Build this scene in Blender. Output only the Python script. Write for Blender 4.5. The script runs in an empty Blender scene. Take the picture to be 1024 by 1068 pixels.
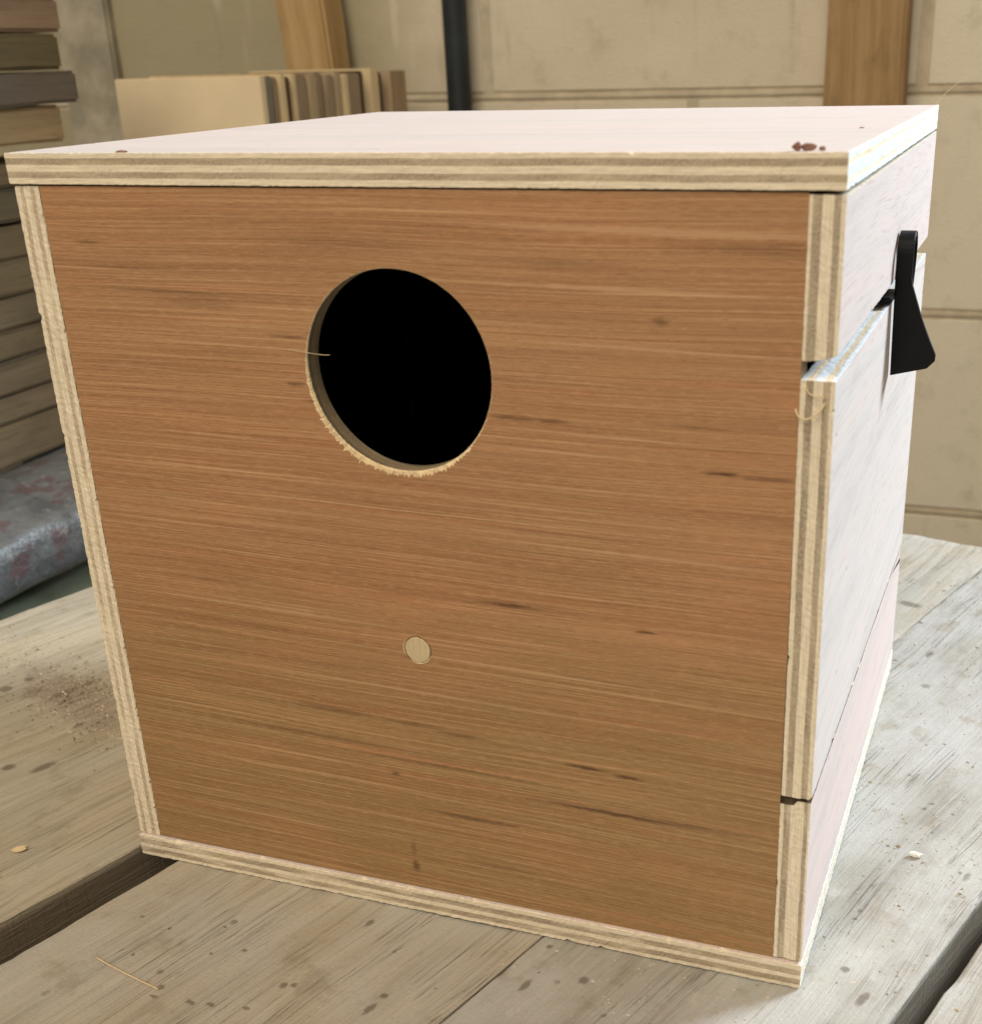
import bpy, math, random
from mathutils import Matrix, Vector, noise
rnd = random.Random(7)
S = 0.001                      # everything below is modelled in millimetres
scene = bpy.context.scene
col = scene.collection

# ------------------------------------------------------------------ camera
cam_d = bpy.data.cameras.new('camera')
cam = bpy.data.objects.new('camera', cam_d); col.objects.link(cam)
cam_d.sensor_fit = 'HORIZONTAL'; cam_d.sensor_width = 36
cam_d.lens = 1326.3/1024*36
cam_d.shift_x = (512-596.4)/1024; cam_d.shift_y = (648.8-534)/1024
cam_d.clip_start = 0.01; cam_d.clip_end = 50
right = (0.94185459, 0.33502234, -0.02588363)
down = (0.11532079, -0.39463119, -0.9115741)
fwd = (-0.31561218, 0.85558533, -0.41032024)
CAM = (0.29723, -0.32643, 0.27526)
cam.matrix_world = Matrix((
    (right[0], -down[0], -fwd[0], CAM[0]),
    (right[1], -down[1], -fwd[1], CAM[1]),
    (right[2], -down[2], -fwd[2], CAM[2]), (0, 0, 0, 1)))
cam_d.dof.use_dof = True; cam_d.dof.focus_distance = 0.47; cam_d.dof.aperture_fstop = 22
scene.camera = cam

# ------------------------------------------------------------------ world, lamps, exposure
w = bpy.data.worlds.new('World'); scene.world = w; w.use_nodes = True
bg = w.node_tree.nodes['Background']
bg.inputs[0].default_value = (1.0, 0.89, 0.74, 1); bg.inputs[1].default_value = 0.30

def area(name, loc, target, size, power, colr, size_y=None):
    d = bpy.data.lights.new(name, 'AREA'); d.shape = 'RECTANGLE'
    d.size = size; d.size_y = size_y or size; d.energy = power; d.color = colr
    o = bpy.data.objects.new(name, d); col.objects.link(o); o.location = loc
    o.rotation_euler = (Vector(target)-Vector(loc)).to_track_quat('-Z', 'Y').to_euler()
    return o
area('doorway_light', (1.45, 1.36, 1.15), (.15, .1, .1), 0.55, 80, (0.78, 0.885, 1.0), 0.7)
area('room_light', (0.0, -1.7, 2.2), (.1, .3, .1), 1.8, 63, (1.0, 0.865, 0.69))

scene.view_settings.view_transform = 'Standard'
scene.view_settings.look = 'None'
scene.view_settings.exposure = 0; scene.view_settings.gamma = 1
try: scene.view_settings.use_curve_mapping = False
except Exception: pass
scene.render.engine = 'CYCLES'

# ------------------------------------------------------------------ node expression helper
class X:
    def __init__(s, g, o): s.g = g; s.o = o
    def _m(s, op, *a): return s.g.math(op, s, *a)
    def __add__(s, b): return s._m('ADD', b)
    def __radd__(s, b): return s._m('ADD', b)
    def __sub__(s, b): return s._m('SUBTRACT', b)
    def __rsub__(s, b): return s.g.math('SUBTRACT', b, s)
    def __mul__(s, b): return s._m('MULTIPLY', b)
    def __rmul__(s, b): return s._m('MULTIPLY', b)
    def __truediv__(s, b): return s._m('DIVIDE', b)
    def abs(s): return s._m('ABSOLUTE')
    def max(s, b): return s._m('MAXIMUM', b)
    def min(s, b): return s._m('MINIMUM', b)
    def step(s, a, b): return s.g.rng(s, a, b)       # smooth 0..1 between a and b

class G:
    def __init__(s, name):
        s.m = bpy.data.materials.new(name); s.m.use_nodes = True
        s.t = s.m.node_tree; s.n = s.t.nodes; s.l = s.t.links
        s.bsdf = s.n['Principled BSDF']
        tc = s.n.new('ShaderNodeTexCoord'); s.P = X(s, tc.outputs['Object'])
        sp = s.n.new('ShaderNodeSeparateXYZ'); s.l.new(tc.outputs['Object'], sp.inputs[0])
        s.x, s.y, s.z = [X(s, sp.outputs[i])*1000.0 for i in range(3)]    # mm
    def put(s, sock, v):
        if isinstance(v, X): s.l.new(v.o, sock)
        elif isinstance(v, (tuple, list)):
            sock.default_value = tuple(v) if len(v) == len(sock.default_value) else tuple(v)+(1,)
        else: sock.default_value = v
    def math(s, op, *a):
        n = s.n.new('ShaderNodeMath'); n.operation = op
        for i, v in enumerate(a): s.put(n.inputs[i], v)
        return X(s, n.outputs[0])
    def rng(s, v, a, b):
        n = s.n.new('ShaderNodeMapRange'); n.interpolation_type = 'SMOOTHSTEP'
        s.put(n.inputs[0], v)
        if a < b: vals = (a, b, 0, 1)
        else: vals = (b, a, 1, 0)
        for i, q in enumerate(vals): n.inputs[i+1].default_value = q
        return X(s, n.outputs[0])
    def vec(s, x, y, z):
        n = s.n.new('ShaderNodeCombineXYZ')
        for i, v in enumerate((x, y, z)): s.put(n.inputs[i], v)
        return X(s, n.outputs[0])
    def noise(s, v, scale=1.0, detail=3.0, rough=.5):
        n = s.n.new('ShaderNodeTexNoise'); s.put(n.inputs['Vector'], v)
        n.inputs['Scale'].default_value = scale; n.inputs['Detail'].default_value = detail
        n.inputs['Roughness'].default_value = rough
        return X(s, n.outputs[0])
    def voro(s, v, scale=1.0, rand=1.0):
        n = s.n.new('ShaderNodeTexVoronoi'); s.put(n.inputs['Vector'], v)
        n.inputs['Scale'].default_value = scale; n.inputs['Randomness'].default_value = rand
        return X(s, n.outputs['Distance'])
    def dist(s, v, p):
        n = s.n.new('ShaderNodeVectorMath'); n.operation = 'DISTANCE'
        s.put(n.inputs[0], v); n.inputs[1].default_value = p
        return X(s, n.outputs['Value'])
    def mix(s, f, a, b):
        n = s.n.new('ShaderNodeMix'); n.data_type = 'RGBA'; n.clamp_factor = True
        s.put(n.inputs['Factor'], f)
        s.put(n.inputs[6], a); s.put(n.inputs[7], b)
        return X(s, n.outputs[2])
    def done(s, c, rough=.75, bump=None, strength=.5, dist=.0005, spec=.25):
        s.put(s.bsdf.inputs['Base Color'], c); s.put(s.bsdf.inputs['Roughness'], rough)
        s.bsdf.inputs['Specular IOR Level'].default_value = spec
        if bump is not None:
            b = s.n.new('ShaderNodeBump'); b.inputs['Strength'].default_value = strength
            b.inputs['Distance'].default_value = dist; s.put(b.inputs['Height'], bump)
            s.l.new(b.outputs[0], s.bsdf.inputs['Normal'])
        return s.m

# ------------------------------------------------------------------ materials of the nest box
def mat_front():
    g = G('red_veneer')
    x, z = g.x, g.z
    # whole sheet of grain wanders a little and dips to the right lower down
    warp = (g.noise(g.vec(x*.0035, 0, z*.010), 1, 2)-.5)*7.0
    w2 = (g.noise(g.vec(x*.013, 3.0, z*.03), 1, 2)-.5)*1.2
    zz = z + warp + w2 + x*(g.rng(z, 230, 20)*.018)
    big = g.noise(g.vec(x*.004, 1.0, zz*.022), 1, 3, .55)
    band = g.noise(g.vec(x*.0035, 2.0, zz*.13), 1, 3, .6)
    line = g.noise(g.vec(x*.0035, 5.0, zz*.62), 1, 3, .7)
    fine = g.noise(g.vec(x*.010, 7.0, zz*2.1), 1, 3, .75)
    hair = g.noise(g.vec(x*.0045, 13.0, zz*1.25), 1, 2, .8)
    hue = g.noise(g.vec(x*.006, 17.0, zz*.32), 1, 3, .7)
    fib = g.noise(g.vec(x*.22, 9.0, zz*3.4), 1, 3, .75)
    pore = g.noise(g.vec(x*.11, 21.0, zz*3.0), 1, 2, .6)
    mot = g.noise(g.vec(x*.02, 4.0, z*.045), 1, 3, .5)
    c = g.mix(g.rng(big, .36, .62), (.420, .214, .102), (.385, .214, .104))
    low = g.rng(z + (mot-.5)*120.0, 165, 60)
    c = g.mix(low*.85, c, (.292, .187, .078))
    c = g.mix(g.rng(hue, .54, .66)*.42, c, (.46, .195, .096))
    c = g.mix(g.rng(hue, .46, .34)*.36, c, (.37, .225, .105))
    c = g.mix(g.rng(mot, .5, .75)*.3, c, (.50, .235, .115))
    c = g.mix(g.rng(band, .56, .36)*.28, c, (.27, .130, .055))
    c = g.mix(g.rng(band, .56, .76)*.28, c, (.58, .33, .17))
    c = g.mix(g.rng(line, .52, .40)*.26, c, (.25, .118, .050))
    c = g.mix(g.rng(line, .60, .70)*.34, c, (.64, .39, .21))
    c = g.mix(g.rng(hair, .585, .64)*.40, c, (.66, .42, .23))
    c = g.mix(g.rng(hair, .42, .37)*.34, c, (.22, .105, .045))
    c = g.mix(g.rng(fine, .54, .62)*.42, c, (.62, .38, .20))
    c = g.mix(g.rng(fine, .46, .38)*.46, c, (.21, .100, .045))
    c = g.mix(g.rng(fib, .54, .62)*.34, c, (.60, .37, .20))
    c = g.mix(g.rng(fib, .46, .36)*.40, c, (.22, .105, .048))
    c = g.mix(g.rng(pore, .36, .27)*.6, c, (.12, .055, .025))
    # resin streaks and short dark checks: x, z, half length, half height, depth
    dn = (g.noise(g.vec(x*.25, 0, z*1.4), 1, 3, .6)-.5)
    marks = [(156, 121.5, 8, .8, .75), (222, 168.5, 5, .7, .9), (92, 75.6, 17, 1.5, .45), (119, 74.5, 10, 1.3, .4), (137, 73, 8, .9, .6),
             (84, 64.5, 30, 1.2, .35), (131, 60, 40, .9, .45), (180, 68.3, 6, .8, .9), (194, 67.2, 4.5, .9, .95), (190, 53, 24, 1.1, .8),
             (215, 53, 18, 1.0, .5), (140, 41.5, 17, .9, .65), (161, 180.2, 7, 1.0, .6), (172, 180, 5, .8, .6), (24, 225.8, 4, .8, .5),
             (50, 212, 22, .8, .45), (60, 209, 14, 2.2, .25), (204, 209, 2.2, 1.6, .5), (116.6, 18, 1.4, 3.2, .75), (116.2, 25, 1.0, 4.0, .35),
             (35, 218.5, 14, .6, .35), (215, 181, 9, .6, .35), (150, 24, 16, 1.0, .4), (92, 92, 26, .6, .3), (112, 54.2, 1.6, 1.2, .6),
             (45, 118, 16, .9, .3), (178, 223, 20, 2.6, .25), (110, 227, 24, 3.0, .2), (230, 97, 12, .7, .35), (235, 168, 9, 1, .5), (200, 118, 3, .6, .8),
             (233, 228, 22, 2.6, .3), (185, 100, 14, .5, .4), (90, 200, 5, .6, .6), (97, 181, 4, .7, .6), (90.5, 186, 3.4, .8, .6)]
    acc = None
    for (mx, mz, lx, lz, dd) in marks:
        P2 = g.vec((x - mx)/lx + dn*1.6, 0.0, (z - mz + (x-mx)*.02)/(lz*.72) + dn*2.6)
        k = g.rng(g.dist(P2, (0, 0, 0)), 1.6, .2)*(dd*.92)
        acc = k if acc is None else acc.max(k)
    c = g.mix(acc, c, (.065, .030, .014))
    # pale raised fibres crossing the sheet
    pal = None
    for (mx, mz, lx, lz) in [(62, 196.8, 42, .32), (35, 188, 18, .3), (178, 191.5, 22, .35), (60, 168, 30, .5), (190, 176.5, 34, .35), (175, 171, 30, .35), (70, 110, 60, .45), (110, 87, 70, .45),
                             (60, 157, 30, .3), (205, 232, 60, 1.3), (195, 217, 45, .8), (205, 201.5, 50, .45), (190, 142, 60, .35), (150, 100, 60, .4), (200, 96, 50, .35)]:
        P2 = g.vec((x - mx)/lx, 0.0, (z - mz + (x-mx)*.02 + w2*.6)/lz + dn*1.2)
        k = g.rng(g.dist(P2, (0, 0, 0)), 1.3, .2)
        pal = k if pal is None else pal.max(k)
    c = g.mix(pal*.30, c, (.74, .50, .30))
    rim = g.rng((g.dist(g.vec(x, 0.0, z), (124.2, 0, 102.2)) - 4.55 + dn*.5).abs(), .32, .08)
    c = g.mix(rim*.75, c, (.09, .05, .025))
    h = fine*.5 + line*.5 + fib*.35 - acc*.8
    return g.done(c, g.rng(fine, .2, .8)*.15+.58, h, .35, .0004, .22)

def mat_pale(name, ax, base=(.67, .60, .555)):
    """pale pinkish face veneer, grain along axis ax"""
    g = G(name)
    a = {'x': (g.x, g.y, g.z), 'y': (g.y, g.z, g.x)}[ax]
    L, A, B = a
    wv = (g.noise(g.vec(L*.008, A*.012, B*.012), 1, 2)-.5)*9.0
    band = g.noise(g.vec(L*.006, (A+wv)*.09, B*.09), 1, 3, .6)
    fine = g.noise(g.vec(L*.04, (A+wv)*1.3, B*1.3), 1, 3, .7)
    fib = g.noise(g.vec(L*.25, (A+wv)*4.5, B*4.5), 1, 2, .7)
    c = g.mix(g.rng(band, .35, .65), base, tuple(q*f for q, f in zip(base, (1.06, .99, .97))))
    c = g.mix(g.rng(band, .5, .3)*.35, c, (.56, .455, .41))
    c = g.mix(g.rng(fine, .5, .30)*.55, c, (.46, .36, .32))
    c = g.mix(g.rng(fib, .45, .25)*.25, c, (.46, .35, .30))
    c = g.mix(g.rng(fine, .6, .8)*.4, c, (.80, .74, .70))
    dots = g.rng(g.voro(g.vec(L*.05, A*.09, B*.09), 1), .07, .02)
    c = g.mix(dots*.7, c, (.22, .12, .08))
    return g.done(c, .62, fine*.5+fib*.5-dots*.5, .35, .0004, .25)

def mat_edge(name, t, t0, th, ln, ragged=0.0, layers=(.13, .34, .64, .86), seed=0.0, dark=1.0, outer=(.84, .74, .56)):
    """sawn plywood edge: five plies across coordinate t, running along coordinate ln"""
    g = G(name)
    ax = {'x': g.x, 'y': g.y, 'z': g.z}
    T, Ln = ax[t], ax[ln]
    other = [k for k in 'xyz' if k not in (t, ln)][0]
    O = ax[other]
    u = (T - t0)/th + (g.noise(g.vec(Ln*.03, O*.03, seed), 1, 2)-.5)*.07 + (g.noise(g.vec(Ln*.8, T*.6, O*.5), 1, 2)-.5)*.025
    a, b, c_, d = layers
    sw = .018
    m1 = g.rng(u, a-sw, a+sw)*g.rng(u, b+sw, b-sw)
    m2 = g.rng(u, c_-sw, c_+sw)*g.rng(u, d+sw, d-sw)
    core = m1.max(m2)*(g.rng(g.noise(g.vec(Ln*.05, T*.25, seed+11.0), 1, 3, .6), .34, .58)*(.25+ragged)+(.75-ragged))
    spk = g.noise(g.vec(Ln*1.7, T*2.6, O*1.7), 1, 3, .7)
    streak = g.noise(g.vec(Ln*.10, T*3.4, O*.5), 1, 3, .65)
    blot = g.noise(g.vec(Ln*.035, T*.4, seed+4.0), 1, 2)
    light = g.mix(g.rng(streak, .38, .66), tuple(q*.84 for q in outer), tuple(min(1, q*1.05) for q in outer))
    light = g.mix(g.rng(streak, .42, .22)*.5, light, (.50, .39, .245))
    light = g.mix(g.rng(spk, .38, .24)*.35, light, (.46, .36, .23))
    dk = g.mix(g.rng(spk, .34, .66), (.30*dark, .24*dark, .165*dark), (.52*dark, .43*dark, .31*dark))
    dk = g.mix(g.rng(blot, .45, .65)*.45, dk, (.56, .45, .28))
    c = g.mix(core, light, dk)
    pit = g.rng(g.voro(g.vec(Ln*.9, T*1.7, O*.9), 1), .24, .08)*g.rng(g.noise(g.vec(Ln*.06, T*.5, seed+9.0), 1, 2), .47-ragged*.18, .62-ragged*.18)*(core*.7+.3*1.0)
    c = g.mix(pit*(.55+ragged), c, (.10, .07, .04))
    dash = g.rng(g.noise(g.vec(Ln*.45, T*4.5, seed+21.0), 1, 2, .6), .36, .27)
    c = g.mix(dash*.5, c, (.20, .14, .08))
    h = spk*.5 + streak*.4 - pit*1.2 - core*.25
    return g.done(c, .85, h, .55, .0005, .12)

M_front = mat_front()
M_side = mat_pale('pale_pink_veneer', 'y')
M_door = mat_pale('pale_pink_veneer_lower', 'y', (.66, .62, .575))
M_skirt = mat_pale('pink_veneer', 'y', (.675, .585, .54))
M_top = mat_pale('pale_pink_veneer_lid', 'x', (.625, .58, .56))

def mat_plain(name, c, rough=.8, var=.2, scale=.05, spec=.25, bump=.2):
    g = G(name)
    n = g.noise(g.vec(g.x*scale, g.y*scale, g.z*scale), 1, 5, .6)
    n2 = g.noise(g.vec(g.x*scale*12, g.y*scale*12, g.z*scale*12), 1, 3, .6)
    cc = g.mix(g.rng(n, .3, .7), tuple(q*(1-var) for q in c), tuple(min(1, q*(1+var)) for q in c))
    return g.done(cc, rough, n*.5+n2*.5, bump, .0006, spec)
M_inside = mat_plain('shade_dark_inside', (.010, .008, .006), .95, .2, .05, .02)  # shade inside the box put into a near-black colour, no real stain
M_black = mat_plain('black_rubber', (.0035, .0037, .004), .5, .25, .12, .2, .12)

# ------------------------------------------------------------------ mesh helpers
def link(name, me, parent=None, loc=(0, 0, 0)):
    o = bpy.data.objects.new(name, me); col.objects.link(o)
    if parent is not None: o.parent = parent
    o.location = loc
    return o

def mesh(name, vs, fs, mats, mi=None, smooth=False):
    me = bpy.data.meshes.new(name)
    me.from_pydata([(a*S, b*S, c*S) for a, b, c in vs], [], fs)
    for m in mats: me.materials.append(m)
    if mi is not None: me.polygons.foreach_set('material_index', mi)
    if smooth: me.polygons.foreach_set('use_smooth', [True]*len(me.polygons))
    me.update()
    return me

def rect_outline(a0, a1, b0, b1, step=1.0):
    pts = []
    def run(p, q):
        L = math.hypot(q[0]-p[0], q[1]-p[1]); n = max(2, int(L/step))
        for i in range(n): pts.append((p[0]+(q[0]-p[0])*i/n, p[1]+(q[1]-p[1])*i/n))
    run((a0, b0), (a1, b0)); run((a1, b0), (a1, b1)); run((a1, b1), (a0, b1)); run((a0, b1), (a0, b0))
    return pts

def panel(name, mapf, rect, t0, t1, mat_lo, mat_hi, mat_edge_, parent, jit=.22, inset=(.15, .55), chip=.004, tf=None, seed=1, layers=7, pale=None):
    """board with splintery arrises; mapf(a,b,t)->xyz"""
    r = random.Random(seed)
    a0, a1, b0, b1 = rect
    out = rect_outline(a0, a1, b0, b1)
    N = len(out); ca, cb = (a0+a1)/2, (b0+b1)/2
    def pull(p, d):
        a, b = p
        da = 0; db = 0
        if abs(a-a0) < 1e-6: da = d
        elif abs(a-a1) < 1e-6: da = -d
        if abs(b-b0) < 1e-6: db = d
        elif abs(b-b1) < 1e-6: db = -d
        return (a+da, b+db)
    rings = []
    def ring(ts, din):
        rings.append([mapf(*pull(out[i], din[i]), ts[i]) for i in range(N)])
    def sm(n, lo, hi, ch):
        v = []; c = 0
        for i in range(n):
            if r.random() < ch: c = r.uniform(.8, 1.8)
            v.append(lo + (hi-lo)*r.random()**2 + c); c *= .45
        return v
    w0 = sm(N, *inset, chip); w1 = sm(N, *inset, chip)
    ring([t0]*N, [x+.05 for x in w0])
    ring([t0+x*.5 for x in w0], [r.random()*jit*.6 for _ in range(N)])
    for k in range(1, layers):
        t = t0+(t1-t0)*k/layers
        ring([t]*N, [r.random()*jit*.7 for _ in range(N)])
    ring([t1-x*.5 for x in w1], [r.random()*jit*.6 for _ in range(N)])
    ring([t1]*N, [x+.05 for x in w1])
    vs = [v for q in rings for v in q]
    if tf: vs = [tf(*v) for v in vs]
    fs, mi = [], []
    R = len(rings)
    for k in range(R-1):
        for i in range(N):
            j = (i+1) % N
            fs.append((k*N+i, k*N+j, (k+1)*N+j, (k+1)*N+i))
            c4 = [vs[q] for q in fs[-1]]
            mi.append(3 if pale and all(pale[0](*q) for q in c4) and (len(pale) < 3 or min(q[1] for q in c4) > .6 or min(q[2] for q in c4) > 195.2) else 2)
    fs.append(tuple(range(N))[::-1]); mi.append(0)
    fs.append(tuple((R-1)*N+i for i in range(N))); mi.append(1)
    me = mesh(name, vs, fs, [mat_lo, mat_hi, mat_edge_]+([pale[1]] if pale else []), mi)
    import bmesh
    bm = bmesh.new(); bm.from_mesh(me); bmesh.ops.recalc_face_normals(bm, faces=bm.faces); bm.to_mesh(me); bm.free()
    return link(name, me, parent, PO)

def tube(name, pts, rad, mat, parent=None, loc=(0, 0, 0), seg=6, flat=1.0):
    vs, fs = [], []
    n = len(pts)
    for i, p in enumerate(pts):
        a = Vector(pts[max(0, i-1)]); b = Vector(pts[min(n-1, i+1)])
        d = (b-a).normalized()
        u = d.cross(Vector((0, .2, 1))).normalized(); v = d.cross(u)
        rr = rad(i/(n-1)) if callable(rad) else rad
        for k in range(seg):
            an = 2*math.pi*k/seg
            q = Vector(p)+u*math.cos(an)*rr+v*math.sin(an)*rr*flat
            vs.append(tuple(q))
    for i in range(n-1):
        for k in range(seg):
            k2 = (k+1) % seg
            fs.append((i*seg+k, i*seg+k2, (i+1)*seg+k2, (i+1)*seg+k))
    fs.append(tuple(range(seg))[::-1]); fs.append(tuple((n-1)*seg+k for k in range(seg)))
    return link(name, mesh(name, vs, fs, [mat], smooth=True), parent, loc)

def empty(name, loc, rz=0):
    e = bpy.data.objects.new(name, None); col.objects.link(e)
    e.location = loc; e.rotation_euler = (0, 0, rz); e.empty_display_size = .05
    return e
def tag(o, label, cat, group=None, kind=None):
    if label: o['label'] = label
    if cat: o['category'] = cat
    if group: o['group'] = group
    if kind: o['kind'] = kind
    return o

def box_mesh(name, x0, x1, y0, y1, z0, z1, mat, bev=1.0, wob=0.0, seed=0, div=8, mats=None):
    """bevelled bar with slightly wandering faces, cut into div lengths along its longest side"""
    import bmesh
    bm = bmesh.new()
    dims = (x1-x0, y1-y0, z1-z0); ax = dims.index(max(dims))
    bmesh.ops.create_cube(bm, size=1)
    for v in bm.verts:
        v.co = Vector(((x0+x1)/2+v.co.x*dims[0], (y0+y1)/2+v.co.y*dims[1], (z0+z1)/2+v.co.z*dims[2]))
    if bev: bmesh.ops.bevel(bm, geom=bm.edges[:], offset=bev, segments=2, affect='EDGES')
    if div > 1:
        no = [0, 0, 0]; no[ax] = 1
        lo = (x0, y0, z0)[ax]
        for i in range(1, div):
            c = [0, 0, 0]; c[ax] = lo+dims[ax]*i/div
            bmesh.ops.bisect_plane(bm, geom=bm.verts[:]+bm.edges[:]+bm.faces[:], plane_co=c, plane_no=no)
    if wob:
        for v in bm.verts:
            n = noise.noise_vector(Vector((v.co.x*.012+seed*3.7, v.co.y*.012, v.co.z*.012)))
            n2 = noise.noise_vector(Vector((v.co.x*.08+seed*1.7, v.co.y*.08, v.co.z*.08)))
            d = (n*wob+n2*wob*.35); d[ax] *= .3
            v.co += d
    for v in bm.verts: v.co *= S
    me = bpy.data.meshes.new(name); bm.to_mesh(me); bm.free()
    me.materials.append(mat)
    return me

# ------------------------------------------------------------------ setting: floor and back wall
g = G('concrete_floor')
n = g.noise(g.vec(g.x*.004, g.y*.004, 0), 1, 6, .6)
M_floor = g.done(g.mix(g.rng(n, .3, .7), (.16, .145, .12), (.26, .24, .20)), .85, n, .3, .002)
me = mesh('floor', [(-6000, -6000, -860), (6000, -6000, -860), (6000, 6000, -860), (-6000, 6000, -860)], [(0, 1, 2, 3)], [M_floor])
o = link('floor', me); o['kind'] = 'structure'

def mat_wall():
    g = G('painted_block')
    a = g.noise(g.vec(g.x*.004, 0, g.z*.004), 1, 5, .6)
    b = g.noise(g.vec(g.x*.03, g.y*.03, g.z*.03), 1, 4, .6)
    f = g.noise(g.vec(g.x*.35, g.y*.35, g.z*.35), 1, 4, .65)
    drip = g.noise(g.vec(g.x*.03, 2.0, g.z*.004), 1, 3, .55)
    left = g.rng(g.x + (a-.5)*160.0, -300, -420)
    c = g.mix(g.rng(a, .35, .65), (.66, .585, .445), (.73, .655, .51))
    c = g.mix(g.rng(g.x, 120, 200)*.8, c, (.80, .75, .61))  # brighter light at the right end put into a paler wall colour
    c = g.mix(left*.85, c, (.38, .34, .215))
    c = g.mix(g.rng(b, .52, .75)*.30, c, (.36, .33, .21))
    c = g.mix(g.rng(drip, .60, .72)*.35, c, (.70, .63, .50))
    c = g.mix(g.rng(drip, .40, .28)*.30, c, (.33, .28, .17))
    c = g.mix(g.rng(f, .36, .25)*.4, c, (.30, .26, .17))
    for (dx, dz, lx, lz) in ((-371, 310, 5, 34), (-585, 360, 8, 40)):
        P2 = g.vec((g.x-dx)/lx+(b-.5)*1.5, 0.0, (g.z-dz)/lz)
        c = g.mix(g.rng(g.dist(P2, (0, 0, 0)), 1.2, .4)*.5, c, (.72, .66, .54))
    g_top = g.rng(g.dist(g.vec((g.x+760)/28.0+(b-.5)*1.8, 0.0, (g.z-345)/30.0+(a-.5)), (0, 0, 0)), 1.3, .5)
    return g.done(c, .8, b*.6+f*.7, .6, .0025, .2)
M_wall = mat_wall()
M_mortar = mat_plain('painted_mortar', (.57, .50, .37), .85, .12, .05)
def build_wall():
    import bmesh
    vs, fs, mi = [], [], []
    def add(x0, x1, z0, z1, y, dep, bev, m):
        # slightly dished block face with a rounded arris
        b = len(vs); nx, nz = 9, 5
        xs = [x0, x0+bev] + [x0+bev+(x1-x0-2*bev)*i/nx for i in range(1, nx)] + [x1-bev, x1]
        zs = [z0, z0+bev] + [z0+bev+(z1-z0-2*bev)*i/nz for i in range(1, nz)] + [z1-bev, z1]
        for j, zz in enumerate(zs):
            for i, xx in enumerate(xs):
                e = (i in (0, len(xs)-1)) or (j in (0, len(zs)-1))
                q = noise.noise(Vector((xx*.02, zz*.02, 3)))*1.1
                jx = noise.noise(Vector((xx*.05, zz*.07, 9)))*1.6 if e else 0
                vs.append((xx+jx*.4, y+(dep if e else 0)+q*(0 if e else 1), zz+jx))
        W = len(xs)
        for j in range(len(zs)-1):
            for i in range(W-1):
                fs.append((b+j*W+i, b+j*W+i+1, b+(j+1)*W+i+1, b+(j+1)*W+i)); mi.append(m)
    zrow = [232-206.5*k for k in range(-4, 6)]
    for k, zt in enumerate(zrow):
        zb = zt-206.5
        off = 172 if k % 2 == 1 else 172-220
        xs = [off-440*q for q in range(-1, 7)]
        xs = [(-752 if abs(q+708) < 5 else q) for q in xs]
        for qi, xx in enumerate(xs[:-1]):
            x0, x1 = xs[qi+1], min(xx, 430)
            if x1 > x0+40: add(x0+4, x1-4, zb+4, zt-4, 1000, 5, 2.2, 0)
    # raised flush mortar behind the arrises, body and returns of the wall
    b = len(vs)
    X0, X1, Z0, Z1 = -2900, 430, zrow[-1]-206.5, zrow[0]
    vs += [(X0, 1002.2, Z0), (X1, 1002.2, Z0), (X1, 1002.2, Z1), (X0, 1002.2, Z1), (X0, 1140, Z0), (X1, 1140, Z0), (X1, 1140, Z1), (X0, 1140, Z1)]
    for f in ((0, 1, 2, 3), (1, 5, 6, 2), (5, 4, 7, 6), (4, 0, 3, 7), (3, 2, 6, 7), (4, 5, 1, 0)):
        fs.append(tuple(b+i for i in f)); mi.append(1)
    # flattened bead of mortar standing in every bed joint
    for zt in zrow[1:]:
        b = len(vs); n = 90
        for i in range(n+1):
            xx = X0+(X1-X0)*i/n
            q = noise.noise(Vector((xx*.02, zt, 1)))*1.0
            h = 2.4
            vs += [(xx, 1002.5, zt-h+q), (xx, 999.6, zt-h*.5+q), (xx, 999.6, zt+h*.5+q), (xx, 1002.5, zt+h+q)]
        for i in range(n):
            for k in range(3):
                p = b+i*4+k; fs.append((p, p+4, p+5, p+1)); mi.append(1)
    me = mesh('block_wall', vs, fs, [M_wall, M_mortar], mi)
    o = link('block_wall', me)
    tag(o, 'cream painted concrete block wall with mortar joints behind the workbench', 'wall')
build_wall()

def mat_timber(name, c1, c2, ax='z', dirt=.3, seed=0.0, sc=1.0):
    g = G(name)
    A = {'x': (g.x, g.y, g.z), 'y': (g.y, g.x, g.z), 'z': (g.z, g.x, g.y)}[ax]
    L, U, V = A
    w_ = (g.noise(g.vec(L*.006, U*.02, V*.02+seed), 1, 2)-.5)*14.0
    band = g.noise(g.vec(L*.003, (U+w_)*.09*sc, V*.09*sc+seed), 1, 3, .6)
    fine = g.noise(g.vec(L*.02, (U+w_)*.8*sc, V*.8*sc+seed), 1, 3, .65)
    blot = g.noise(g.vec(L*.018, U*.03, V*.03+seed*2.0), 1, 4, .6)
    c = g.mix(g.rng(band, .32, .68), c1, c2)
    c = g.mix(g.rng(fine, .5, .28)*.45, c, tuple(q*.55 for q in c1))
    c = g.mix(g.rng(blot, .5, .75)*dirt, c, tuple(q*.5 for q in c1))
    return g.done(c, .8, fine*.6+band*.4, .5, .0012, .2)

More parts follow.
